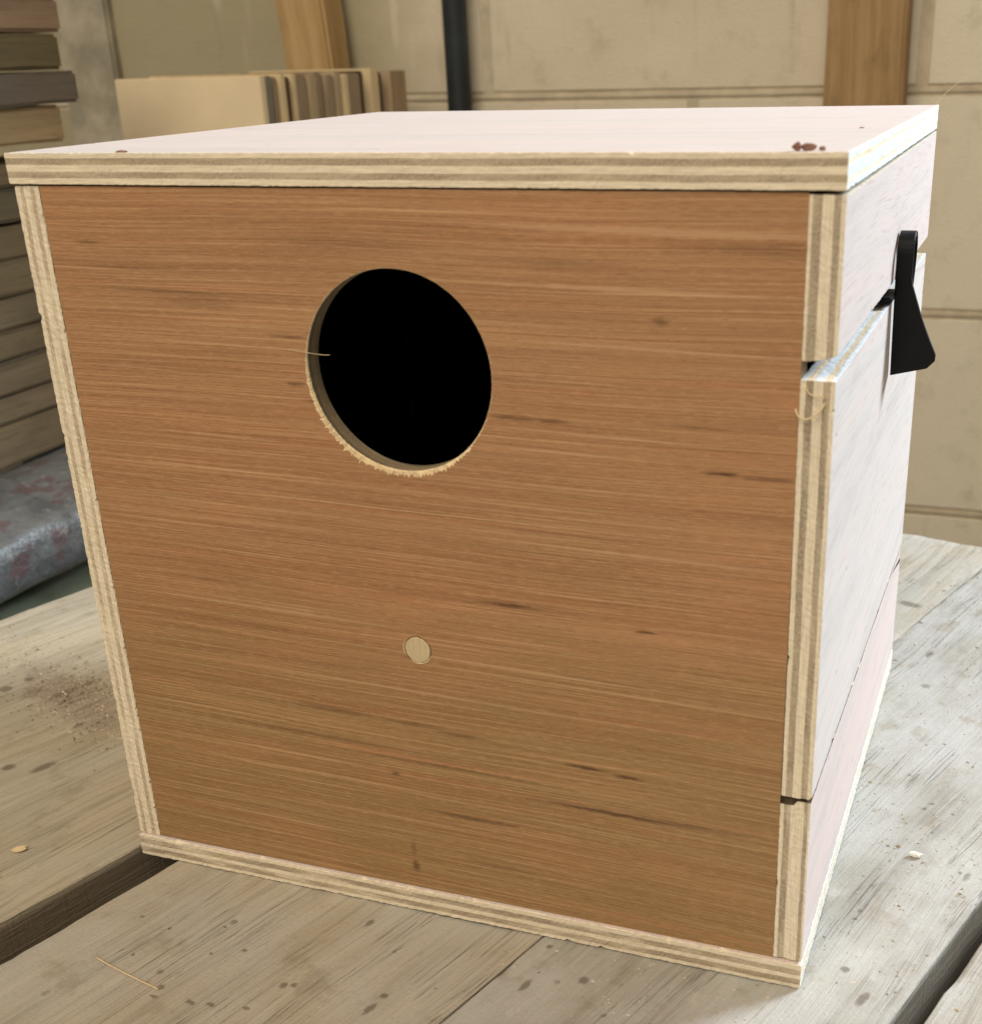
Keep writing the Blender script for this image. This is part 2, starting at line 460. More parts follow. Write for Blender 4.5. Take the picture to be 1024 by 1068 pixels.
M_post = mat_timber('rough_sawn_brown_timber', (.34, .215, .10), (.44, .30, .15), 'z', .55, 2.0)
M_post2 = mat_timber('tan_timber', (.44, .29, .13), (.55, .38, .19), 'z', .35, 5.0)
p = link('timber_post', box_mesh('timber_post', -36, 36, -22, 22, -860, 1050, M_post, 2.5, 2.0, 3, 30), None, (.1235, .974, 0))
tag(p, 'brown rough timber post on the block wall at the right', 'post')
p = link('timber_post', box_mesh('timber_post', -28, 28, -20, 20, -860, 900, M_post2, 3, 2.5, 5, 30), None, (-.463, .965, 0))
p.rotation_euler = (0, math.radians(-5), 0); p.location.x = -.492+.068
tag(p, 'leaning tan timber post behind the stacked plywood offcuts', 'post')
M_post3 = mat_timber('dark_side_timber', (.20, .12, .05), (.28, .17, .07), 'z', .3, 9.0)

p = link('light_blocker', box_mesh('light_blocker', 0, 60, 0, 218, -860, 1250, M_post, 3, 1, 4, 20), None, (.434, .778, 0))  # unseen upright added to keep doorway light off lumber stack and offcuts
tag(p, 'unseen timber upright added to block doorway light from the lumber stack and offcuts', 'light blocker')

# plaster strip (pilaster)
M_pil = mat_plain('old_plaster', (.42, .38, .29), .85, .28, .018, .2, .6)
p = link('plastered_pillar', box_mesh('plastered_pillar', -42, 34, 16, 30, -860, 1200, M_pil, 3, 2.5, 8, 60), None, (-.757, .972, 0))
tag(p, 'stained grey plastered pillar on the wall beside the lumber stack', 'pillar')

# drain pipe
M_pipe = mat_plain('dark_painted_metal', (.018, .024, .026), .5, .3, .03, .4)
t = tube('pipe', [(0, 0, -860+i*60) for i in range(35)], 12.5, M_pipe, None, (-.2905, .975, 0), 24)
tag(t, 'dark blue-grey vertical pipe against the block wall', 'pipe')

# shelf under the offcuts
sh = empty('storage_shelf', (-.42, .78, -.86))
M_shelf = mat_timber('dusty_shelf_board', (.25, .19, .12), (.34, .27, .18), 'x', .4, 3.0)
link('shelf_board', box_mesh('shelf_board', -220, 190, -150, 170, 700, 730, M_shelf, 2, 1, 2, 6), sh)
for sx in (-200, 150):
    for sy in (-130, 130):
        link('leg', box_mesh('leg', sx, sx+40, sy-20, sy+20, 0, 699, M_shelf, 2, .6, 2, 4), sh)
tag(sh, 'rough timber shelf carrying the plywood offcuts behind the nest box', 'shelf')

# plywood offcuts standing one behind another
def cream(c, s): return mat_timber('offcut_%d' % s, c, tuple(q*1.15 for q in c), 'z', .25, float(s)*1.3)
CR = mat_plain('birch_face', (.84, .70, .47), .7, .07, .012)
pal = {'c': cream((.66, .53, .32), 1), 'g': cream((.22, .20, .155), 2), 'b': cream((.33, .25, .165), 3), 'd': cream((.10, .06, .03), 4),
       't': cream((.45, .35, .22), 5), 'k': cream((.40, .30, .19), 6)}
y = 680.0
seq = [(10, 'g', 0, 'grey edged'), (8, 'b', -2, 'dull'), (7, 'c', 2, 'pale'), (9, 'd', -1, 'dark'), (7, 'c', 1, 'pale'), (18, 'b', -1, 'brown'), (14, 't', 0, 'tan'),
       (12, 'b', -3, 'brown'), (13, 'b', 1, 'brown'), (11, 't', 1, 'tan'), (9, 'c', 3, 'pale'), (26, 'b', 0, 'brown'), (14, 'd', -6, 'dark'), (16, 'c', 2, 'pale'), (13, 'd', -4, 'dark'),
       (34, 'k', 5, 'thick tan')]
words = ['first', 'second', 'third', 'fourth', 'fifth', 'sixth', 'seventh', 'eighth', 'ninth', 'tenth', 'eleventh', 'twelfth', 'thirteenth', 'fourteenth', 'fifteenth', 'rearmost']
def offcut(y, th, mat, dx, dz, lean, label, i_=1):
    o = link('plywood_offcut', box_mesh('plywood_offcut', -60+dx*.2 if i_ else -73, 73+dx, 0, th-.6, 0, 392+dz, mat, .8, .5, int(y), 6), None, (-.407+(y-680)*.00004, y*S, -.1298))
    o.rotation_euler = (math.radians(lean), 0, 0)
    tag(o, label, 'plywood offcut', 'plywood offcuts standing in a row')
offcut(y-10, 9, CR, 0, 0, -.2, 'cream plywood sheet at the front of the offcut row, its whole face showing', 0)
for i, (th, k, dx, wd) in enumerate(seq):
    offcut(y, th, pal[k], dx, rnd.uniform(-2, 3), 0, '%s plywood offcut, %s behind the cream front sheet in the row' % (wd, words[i]))
    y += th+1.0

# lumber stack on the left
tz = [(346, 320), (319, 296), (295.5, 271), (270.5, 248), (247.5, 222), (212, 196), (195.3, 172), (171.2, 148), (147.3, 123), (122.4, 101), (100.3, 80), (79.3, 55), (54.5, 36), (35.5, 6)]
tc = [((.30, .215, .13), 'brown'), ((.36, .265, .18), 'pinkish brown'), ((.17, .145, .08), 'dark olive'), ((.185, .165, .135), 'slate grey'), ((.44, .34, .20), 'light tan'),
      ((.18, .145, .09), 'dark brown'), ((.17, .15, .10), 'dusky grey'), ((.19, .16, .10), 'dusky olive'), ((.21, .175, .11), 'dull brown'), ((.21, .18, .12), 'dull grey brown'), ((.24, .20, .13), 'mid brown'),
      ((.23, .195, .13), 'greyish'), ((.27, .225, .15), 'sandy brown'), ((.24, .20, .13), 'lowest brown')]
wl = ['topmost', 'second from the top', 'third from the top', 'fourth from the top', 'fifth from the top', 'sixth from the top', 'seventh from the top', 'eighth from the top', 'ninth from the top',
      'tenth from the top', 'eleventh from the top', 'twelfth from the top', 'just above the bottom one', 'at the bottom']
for i, ((z1, z0), (c, nm)) in enumerate(zip(tz, tc)):
    c = (c[0]*.86, c[1]*.82, c[2]*.78)
    m = mat_timber('stack_board_%d' % i, c, tuple(q*1.3 for q in c), 'y', .35, i*1.7, .6)
    dx = rnd.uniform(-3, 3); dy = rnd.uniform(-6, 6)
    if i == 3: dx, dy = 3, 10
    if i == 4: dy = -8
    o = link('lumber_board', box_mesh('lumber_board', -150, 0, -640, 0, z0-z1+.8, 0, m, 2.2, 1.6, i, 16), None, ((-400+dx)*S, (514+dy)*S, z1*S))
    o.rotation_euler = (0, 0, math.radians(rnd.uniform(-.6, .6)))
    tag(o, '%s rough board, %s in the stack left of the box' % (nm, wl[i]), 'lumber', 'boards stacked left of the nest box')
sp = link('spacer_batten', box_mesh('spacer_batten', -150, -2, -20, 20, 212.6, 221.2, pal['d'], .6, 0, 1, 2), None, (-.4, .36, 0))
tag(sp, 'dark batten lying between boards of the lumber stack', 'batten', 'battens in the lumber stack')
sp = link('spacer_batten', box_mesh('spacer_batten', -150, -2, -20, 20, 212.6, 221.2, pal['d'], .6, 0, 1, 2), None, (-.4, -.05, 0))
tag(sp, 'dark batten lying between boards of the lumber stack', 'batten', 'battens in the lumber stack')
tr = empty('lumber_trestle', (-.475, .2, -.86))
for yy in (-230, 170):
    link('beam', box_mesh('beam', -90, 72, yy-30, yy+30, 800, 864.6, M_shelf, 2, .6, 2, 4), tr)
    for xx in (-80, 20):
        link('leg', box_mesh('leg', xx, xx+42, yy-21, yy+21, 0, 799, M_shelf, 2, .6, 2, 4), tr)
tag(tr, 'timber trestle under the lumber stack', 'trestle')

# worn grey metal machine body beyond the left bench edge
def mat_machine():
    g = G('worn_grey_paint')
    a = g.noise(g.vec(g.x*.025, g.y*.025, g.z*.035), 1, 5, .65)
    b = g.noise(g.vec(g.x*.12, g.y*.12, g.z*.12), 1, 4, .6)
    c = g.mix(g.rng(a, .35, .65), (.13, .14, .145), (.22, .235, .24))
    c = g.mix(g.rng(g.noise(g.vec(g.x*.05, g.y*.03, g.z*.05+7.0), 1, 4, .6), .52, .60)*.6, c, (.17, .085, .09))
    c = g.mix(g.rng(b, .36, .27)*.6, c, (.05, .055, .055))
    c = g.mix(g.rng(b, .60, .66)*.55, c, (.36, .37, .37))
    g.bsdf.inputs['Metallic'].default_value = .25
    return g.done(c, .42, a*.5+b*.9, .8, .003, .5)
M_mach = mat_machine()
M_green = mat_plain('dull_green_paint', (.16, .175, .115), .55, .25, .02, .35)
mc = empty('machine', (-.36, .33, -.86))
def loft(name, prof, ys, mat, wob=1.5, seed=0, taper=None):
    vs, fs = [], []
    n = len(prof)
    for j, yy in enumerate(ys):
        k = taper(j/(len(ys)-1)) if taper else 1
        for (a, b) in prof:
            q = noise.noise_vector(Vector((a*.03, yy*.02, b*.03+seed)))*wob
            vs.append((a*k+q[0], yy, b*k+q[2]))
    for j in range(len(ys)-1):
        for i in range(n):
            i2 = (i+1) % n
            fs.append((j*n+i, j*n+i2, (j+1)*n+i2, (j+1)*n+i))
    fs.append(tuple(range(n))[::-1]); fs.append(tuple((len(ys)-1)*n+i for i in range(n)))
    import bmesh
    me = mesh(name, vs, fs, [mat], smooth=True)
    bm = bmesh.new(); bm.from_mesh(me); bmesh.ops.recalc_face_normals(bm, faces=bm.faces); bm.to_mesh(me); bm.free()
    return me
prof = [(60*math.cos(a)*(1 if math.cos(a) < .3 else .86), 38*math.sin(a)) for a in [math.pi*2*i/40 for i in range(40)]]
prof = [(-72, -26), (-60, -38), (0, -41), (26, -38), (38, -32), (43, -22), (43, -10), (41, 0), (37, 5), (30, 8), (12, 14), (-10, 18), (-35, 19), (-62, 14), (-74, 0)]
import itertools
def densify(pr, k=4):
    out = []
    n = len(pr)
    for i in range(n):
        p0, p1, p2, p3 = pr[i-1], pr[i], pr[(i+1) % n], pr[(i+2) % n]
        for j in range(k):
            t = j/k
            out.append(tuple(.5*((2*p1[q])+(-p0[q]+p2[q])*t+(2*p0[q]-5*p1[q]+4*p2[q]-p3[q])*t*t+(-p0[q]+3*p1[q]-3*p2[q]+p3[q])*t**3) for q in (0, 1)))
    return out
cs = link('casing', loft('casing', densify(prof), [-330+i*12 for i in range(47)], M_mach, 2.5, 1,
          lambda t: 1.0 - .25*max(0, (t-.9)/.1)**2), mc, (0, 0, .845))
pr2 = [(46*math.cos(a), 46*math.sin(a)) for a in [math.pi*2*i/40 for i in range(40)]]
link('motor', loft('motor', pr2, [-240+i*12 for i in range(36)], M_green, .8, 4, lambda t: 1.0-.4*max(0, (t-.88)/.12)**2), mc, (.012, .02, .748))
link('stand', box_mesh('stand', -45, 45, -190, 170, 0, 705, M_green, 8, .5, 3, 4), mc)
tag(mc, 'worn grey metal machine with red paint patches beyond the left bench edge', 'machine')

# ------------------------------------------------------------------ workbench
ANG = math.radians(-17.46)
SPOTS = [(247.2, 91.4, 1.9, 1.0), (258.0, 81.5, 1.8, 1.6), (237.4, 122.7, 1.3, 1.0), (238.1, 117.4, 1.0, 1.0), (261.3, 100.1, 0.6, 1.0), (248.1, 84.0, 0.6, 1.0), (229.7, 142.1, 0.7, 1.0), (264.6, 164.4, 1.0, 1.0), (260.3, 162.7, 1.4, 1.5), (229.1, 164.7, 1.1, 1.0), (232.0, 165.9, 1.2, 1.0), (231.1, 201.6, 1.1, 1.0), (229.7, 196.4, 1.3, 1.0), (214.8, 216.9, 0.8, 1.0), (240.4, 198.8, 1.1, 1.0), (216.9, 249.0, 1.0, 1.0), (230.6, 239.9, 1.0, 1.0), (238.7, 182.3, 0.9, 1.0), (257.4, 163.6, 1.0, 1.0), (143.9, 381.3, 4.0, 0.8), (188.5, 296.1, 2.7, 1.0), (176.5, 329.1, 1.9, 1.5), (151.5, 408.5, 1.5, 1.0), (144.2, 418.5, 1.3, 1.0), (157.6, 361.9, 2.0, 1.0), (165.3, 313.8, 1.4, 1.0), (192.9, 349.4, 1.4, 1.0), (133.0, 477.2, 1.7, 1.0), (62.5, -8.0, 1.5, 1.0), (62.2, -11.5, 0.8, 1.0), (47.0, -23.5, 1.0, 1.0), (33.0, -24.8, 1.0, 1.0), (63.5, -39.6, 1.5, 1.0), (70.2, -44.2, 1.6, 1.0), (78.0, -16.1, 1.1, 1.0), (48.5, -39.4, 1.0, 1.0), (70.1, -23.6, 0.8, 1.0), (120.0, 13.4, 1.0, 1.0), (133.5, -12.1, 1.5, 1.5), (133.0, -4.8, 1.5, 1.0), (102.5, -20.2, 1.8, 1.0), (105.5, -18.2, 1.4, 1.0), (84.0, -43.2, 1.3, 0.5), (90.5, -40.2, 1.0, 0.4), (101, -34.5, .8, .5), (72.0, -48.5, .8, .5), (180.9, 38.2, 2.2, 1.0), (174.1, 32.8, 1.2, 1.0), (166.9, 25.4, 1.6, 3.0), (166.6, 32.7, 0.6, 1.0), (195.5, 28.6, 1.2, 1.0), (161.3, 45.1, 1.3, 1.0), (143.9, 7.4, 0.6, 1.0), (102.2, 19.3, 1.3, 3.0), (-103.1, 5.4, 3.4, 1.0), (-90.6, 14.1, 3.0, 2.5), (-159.2, 72.8, 1.5, 1.0), (-96.9, 36.9, 0.9, 1.0), (-129.3, 25.3, 0.9, 1.0), (-111.5, 45.1, 1.8, 3.0), (-146.1, 60.6, 3.8, 3.0), (-174.2, 46.4, 3.8, 1.0), (-144.7, 73.9, 2.9, 3.0), (-174.4, 58.8, 2.9, 1.0)]
def mat_bench(name, s0, s1, c1, c2, dusty, seed):
    g = G(name)
    s, t = g.x, g.y
    warp = (g.noise(g.vec(s*.012, t*.005, seed), 1, 2)-.5)*22.0
    ss = s+warp
    z6 = g.z*.6
    band = g.noise(g.vec(ss*.07, t*.0025, g.z*.05+seed), 1, 3, .6)
    line = g.noise(g.vec(ss*.42, t*.008, z6+seed), 1, 3, .65)
    fine = g.noise(g.vec(ss*1.6, t*.035, z6+seed), 1, 3, .7)
    blot = g.noise(g.vec(s*.018, t*.011, seed+3.0), 1, 5, .62)
    blot2 = g.noise(g.vec(s*.06, t*.045, seed+6.0), 1, 4, .62)
    grit = g.noise(g.vec(s*.7, t*.7, seed+8.0), 1, 4, .7)
    c = g.mix(g.rng(band, .3, .7), c1, c2)
    c = g.mix(g.rng(line, .52, .36)*.36, c, tuple(q*.55 for q in c1))
    c = g.mix(g.rng(fine, .50, .28)*.34, c, tuple(q*.55 for q in c1))
    c = g.mix(g.rng(fine, .56, .74)*.35, c, tuple(min(1, q*1.35) for q in c2))
    crk = g.noise(g.vec(ss*.55, t*.006, z6+seed+31.0), 1, 2, .5)
    crk = g.rng((crk-.5).abs(), .012, .002)*g.rng(g.noise(g.vec(s*.05, t*.012, seed+33.0), 1, 2), .50, .60)
    c = g.mix(crk*.45, c, (.09, .07, .045))
    # stone-grey dust and cement bloom that fills the grain in patches
    c = g.mix(g.rng(blot, .36, .60)*dusty, c, (.50, .490, .455))
    c = g.mix(g.rng(blot2, .55, .68)*.42, c, (.27, .22, .15))
    c = g.mix(g.rng(blot2, .40, .28)*.40*dusty, c, (.62, .60, .56))
    c = g.mix(g.rng(grit, .40, .26)*.45, c, (.15, .125, .09))
    c = g.mix(g.rng(grit, .62, .74)*.35, c, (.72, .68, .60))
    if seed == 1.0:      # damp, trodden sawdust lying along the old stain
        hp = g.rng(g.dist(g.vec((s+140.0)/52.0+(blot2-.5)*1.2, (t-60.0+(s+140.0)*.12)/15.0+(blot2-.5)*2.2, 0.0), (0, 0, 0)), 1.15, .45)
        c = g.mix(hp*g.rng(grit+blot2*.4, .58, .78)*.8, c, (.235, .18, .135))
        c = g.mix(hp*.35, c, (.40, .32, .26))
    dn = (g.noise(g.vec(s*.35, t*.35, 1.0), 1, 3, .6)-.5)*2.0
    spots = g.rng(g.voro(g.vec(s*.045, t*.034, seed+2.0), 1), .075, .035)*g.rng(g.noise(g.vec(s*.02, t*.02, seed+5.0), 1, 2), .42, .55)
    acc = spots*.45
    P2 = g.vec(s+dn*.9, t+dn*1.1, 0.0); P3 = g.vec(s+dn*.9, (t+dn*2.0)*.4, 0.0); P4 = g.vec((s+dn*2.0)*.5, t+dn*1.4, 0.0)
    for (a, b, r, e) in SPOTS:
        if not (s0-5 < a < s1+5): continue
        if e > 1.2: P, q = P3, (a, b*.4, 0)
        elif e < .9: P, q = P4, (a*.5, b, 0)
        else: P, q = P2, (a, b, 0)
        acc = acc.max(g.rng(g.dist(P, q), r*1.1, r*.45)*.66)
    c = g.mix(acc*g.rng(g.z, -.9, -.3), c, (.115, .088, .060))
    # side faces of the boards are darker
    side = g.rng(g.z, -1.5, -5.0)
    c = g.mix(side*.8, c, (.16, .125, .08))
    h = fine*.7+line*.6+grit*.45-acc*.25-crk*1.5
    return g.done(c, .82, h, .7, .0011, .2)

bench = empty('workbench', (0, 0, -.86), ANG)
def board(s0, s1, t0, t1, ztop, mat, seed, end_skew=0.0, lw=2.2, rw=2.2):
    th = 42
    NS = max(20, int((s1-s0)/2.5)); NT = int((t1-t0)/4)
    us = sorted(set([0, .0025, .008, .02]+[i/NS for i in range(NS+1)]+[.98, .992, .9975, 1]))
    ts = [t0+(t1-t0)*i/NT for i in range(NT+1)]
    vs, fs = [], []
    W = len(us)
    def prof(u, t, w_):
        """rounded, nibbled arris"""
        n = abs(noise.noise(Vector((t*.02, seed*5.1, 0))))*1.1+abs(noise.noise(Vector((t*.11, seed*3.3, 2))))*.7+.25
        chip = max(0, noise.noise(Vector((t*.045, seed*9.1, 7)))-.28)*9
        return n*w_, chip
    for t in ts:
        l0, c0 = prof(0, t, lw); l1, c1_ = prof(1, t, rw)
        for u in us:
            s = s0+(s1-s0)*u
            d0, d1 = s-s0, s1-s
            r0, r1 = l0+c0+.4, l1+c1_+.4
            z = ztop
            if d0 < r0: z -= (r0-math.sqrt(max(0, r0*r0-(r0-d0)**2)))*.6
            if d1 < r1: z -= (r1-math.sqrt(max(0, r1*r1-(r1-d1)**2)))*.6
            te = t
            if t >= t1-1e-6: te = t + end_skew*(s-s0)/(s1-s0) + noise.noise(Vector((s*.06, seed, 1)))*3
            # worn surface, kept at or below the plane the box stands on
            z -= .10+abs(noise.noise(Vector((s*.10, t*.012, seed))))*.9 + max(0, noise.noise(Vector((s*.02, t*.01, seed+4))))*.5
            if t >= t1-1e-6: z -= .8
            vs.append((s, te, z))
    top = len(vs)
    for t in ts:
        for u in us:
            s = s0+(s1-s0)*u
            te = t + (end_skew*u if t >= t1-1e-6 else 0)
            vs.append((s, te, ztop-th))
    H = len(ts)
    for j in range(H-1):
        for i in range(W-1):
            fs.append((j*W+i, j*W+i+1, (j+1)*W+i+1, (j+1)*W+i))
            fs.append((top+j*W+i, top+(j+1)*W+i, top+(j+1)*W+i+1, top+j*W+i+1))
        fs.append((j*W, (j+1)*W, top+(j+1)*W, top+j*W))
        fs.append((j*W+W-1, top+j*W+W-1, top+(j+1)*W+W-1, (j+1)*W+W-1))
    for i in range(W-1):
        fs.append((i, top+i, top+i+1, i+1))
        a = (H-1)*W+i
        fs.append((a, a+1, top+a+1, top+a))
    o = link('board', mesh('board', vs, fs, [mat]), bench, (0, 0, .86))
    return o
BA = mat_bench('bench_board_brown', -255, -6, (.44, .37, .255), (.52, .45, .325), .26, 1.0)
BB = mat_bench('bench_board_tan', 15, 156, (.41, .355, .26), (.49, .43, .33), .5, 2.0)
BC = mat_bench('bench_board_grey', 156, 269, (.36, .335, .285), (.43, .405, .355), .80, 3.0)
BD = mat_bench('bench_board_flaking', 277, 540, (.37, .335, .275), (.44, .41, .35), .6, 4.0)
o = board(-255, -6, -560, 484, 0, BA, 1, 2); o['label'] = 'brown bench board with sawdust and a wide gap beside it'
board(15, 155.7, -560, 480, 0, BB, 2, 6, 2.4, .5)
board(156.4, 269, -560, 487, -.1, BC, 3, -4, .5, 2.4)
o = board(277, 540, -560, 490, -1.2, BD, 4, 5, 3.2, 2.2); o['label'] = 'flaking bench board at the right corner'
M_frame = mat_timber('bench_frame_timber', (.22, .165, .10), (.30, .23, .15), 'x', .4, 7.0)
for yy in (-420, 330):
    link('crossbeam', box_mesh('crossbeam', -240, 520, yy, yy+70, 720, 816, M_frame, 2, .8, yy, 8), bench)
    for xx in (-230, 430):
        link('leg', box_mesh('leg', xx, xx+75, yy, yy+70, 0, 719, M_frame, 2, .8, yy+xx, 6), bench)
tag(bench, 'weathered plank workbench with paint spots and sawdust, carrying the nest box', 'workbench')

# ------------------------------------------------------------------ the nest box
OX, OY = 125.0, 120.0
PO = (-OX*S, -OY*S, 0)
nb = empty('nest_box', (OX*S, OY*S, 0))
tag(nb, 'square plywood nest box with round entrance hole, standing on the workbench', 'nest box')
id_yz = lambda t_: None
# lid: outline in x,y ; thickness z
E_lid = mat_edge('plywood_edge_lid', 'z', 242.5, 8.9, 'x', 0, (.20, .40, .62, .83), 1.0)
E_lidr = mat_edge('lit_plywood_edge', 'z', 242.5, 8.9, 'y', 0, (.18, .30, .66, .80), 1.0, 2.5, (.84, .90, .86))  # strong light on the lid's right edge put into near-white ply colours
E_baser = mat_edge('lit_plywood_edge_low', 'z', 0.1, 8.9, 'y', 0, (.16, .42, .60, .86), 1.5, 2.0, (.84, .88, .82))  # light on the base's right edge put into paler ply colours
E_joint = mat_plain('shaded_joint_edge', (.10, .07, .045), .9, .5, .3, .1)  # shade of the narrow gap put into a dark, weathered edge colour
E_doort = mat_edge('lit_plywood_edge_slot', 'x', 241.8, 9.1, 'y', 0, (.16, .38, .66, .86), 6.5, 1.9, (.74, .80, .84))  # light falling on the door's top edge put into pale bluish plies
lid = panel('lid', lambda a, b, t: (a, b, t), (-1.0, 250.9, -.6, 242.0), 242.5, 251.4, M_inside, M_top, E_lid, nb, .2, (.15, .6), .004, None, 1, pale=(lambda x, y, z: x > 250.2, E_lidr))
# base
E_base = mat_edge('plywood_edge_base', 'z', .1, 8.8, 'x', .35, (.16, .40, .58, .82), 2.0, .95)
def base_tf(x, y, z):
    return (x, y, z*(1+.055*x/250) if z > .2 else z)
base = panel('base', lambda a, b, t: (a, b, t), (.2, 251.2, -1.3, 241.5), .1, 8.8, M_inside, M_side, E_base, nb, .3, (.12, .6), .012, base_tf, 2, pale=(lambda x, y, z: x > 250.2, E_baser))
# left side, outline in y,z ; thickness x
E_left = mat_edge('plywood_edge_left_side', 'x', 0.0, 9.0, 'z', .5, (.20, .36, .62, .80), 3.0, 1.3)
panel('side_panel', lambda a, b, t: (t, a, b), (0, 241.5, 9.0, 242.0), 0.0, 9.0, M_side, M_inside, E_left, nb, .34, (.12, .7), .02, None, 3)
# back
E_back = mat_edge('plywood_edge_back', 'y', 232.6, 8.9, 'x', 0, (.2, .4, .6, .8), 4.0)
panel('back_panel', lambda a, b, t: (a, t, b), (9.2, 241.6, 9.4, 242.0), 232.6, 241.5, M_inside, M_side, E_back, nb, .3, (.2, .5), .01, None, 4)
# right side in three boards
E_r1 = mat_edge('plywood_edge_upper_rail', 'x', 241.8, 9.1, 'z', 0, (.10, .36, .68, .87), 5.0, .95)
E_r2 = mat_edge('plywood_edge_door', 'x', 241.8, 9.1, 'z', 0, (.16, .38, .66, .86), 6.0, .9)
E_r3 = mat_edge('plywood_edge_lower_rail', 'x', 241.8, 9.1, 'z', .2, (.14, .36, .80, .93), 7.0, .95)
def tf_up(x, y, z):
    if z < 205:
        z = 200.6 - y*.008 + (z-200.6)
        k = max(0, min(1, (x-241.8)/9.1))
        z += 1.6*k*k + noise.noise(Vector((y*.1, 2, 0)))*.2
    return (x, y, z)
def tf_door(x, y, z):
    if z > 190: z = z - y*.008 + noise.noise(Vector((y*.12, 5, 0)))*.2
    if z < 75: z = z - y*.026
    return (x + .15*math.sin(z*.02), y, z)
def tf_low(x, y, z):
    if z > 60:
        z = z - y*.026
        if y < 3.0 and x < 247: z -= 1.6
        z += noise.noise(Vector((y*.035, 8, 0)))*.35
    return (x+.02, y, z)
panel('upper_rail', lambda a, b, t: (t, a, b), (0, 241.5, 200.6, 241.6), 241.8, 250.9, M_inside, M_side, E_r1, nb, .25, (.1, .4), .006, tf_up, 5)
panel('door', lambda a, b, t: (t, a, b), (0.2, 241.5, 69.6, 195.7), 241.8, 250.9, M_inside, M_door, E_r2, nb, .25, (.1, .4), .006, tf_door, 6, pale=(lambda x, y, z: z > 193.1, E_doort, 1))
panel('lower_rail', lambda a, b, t: (t, a, b), (0, 241.7, 9.9, 68.75), 241.8, 250.9, M_inside, M_skirt, E_r3, nb, .3, (.15, .6), .02, tf_low, 7, pale=(lambda x, y, z: z > 67.9-y*.026 or (y < 3.2 and x < 247 and z > 66.4), E_joint))

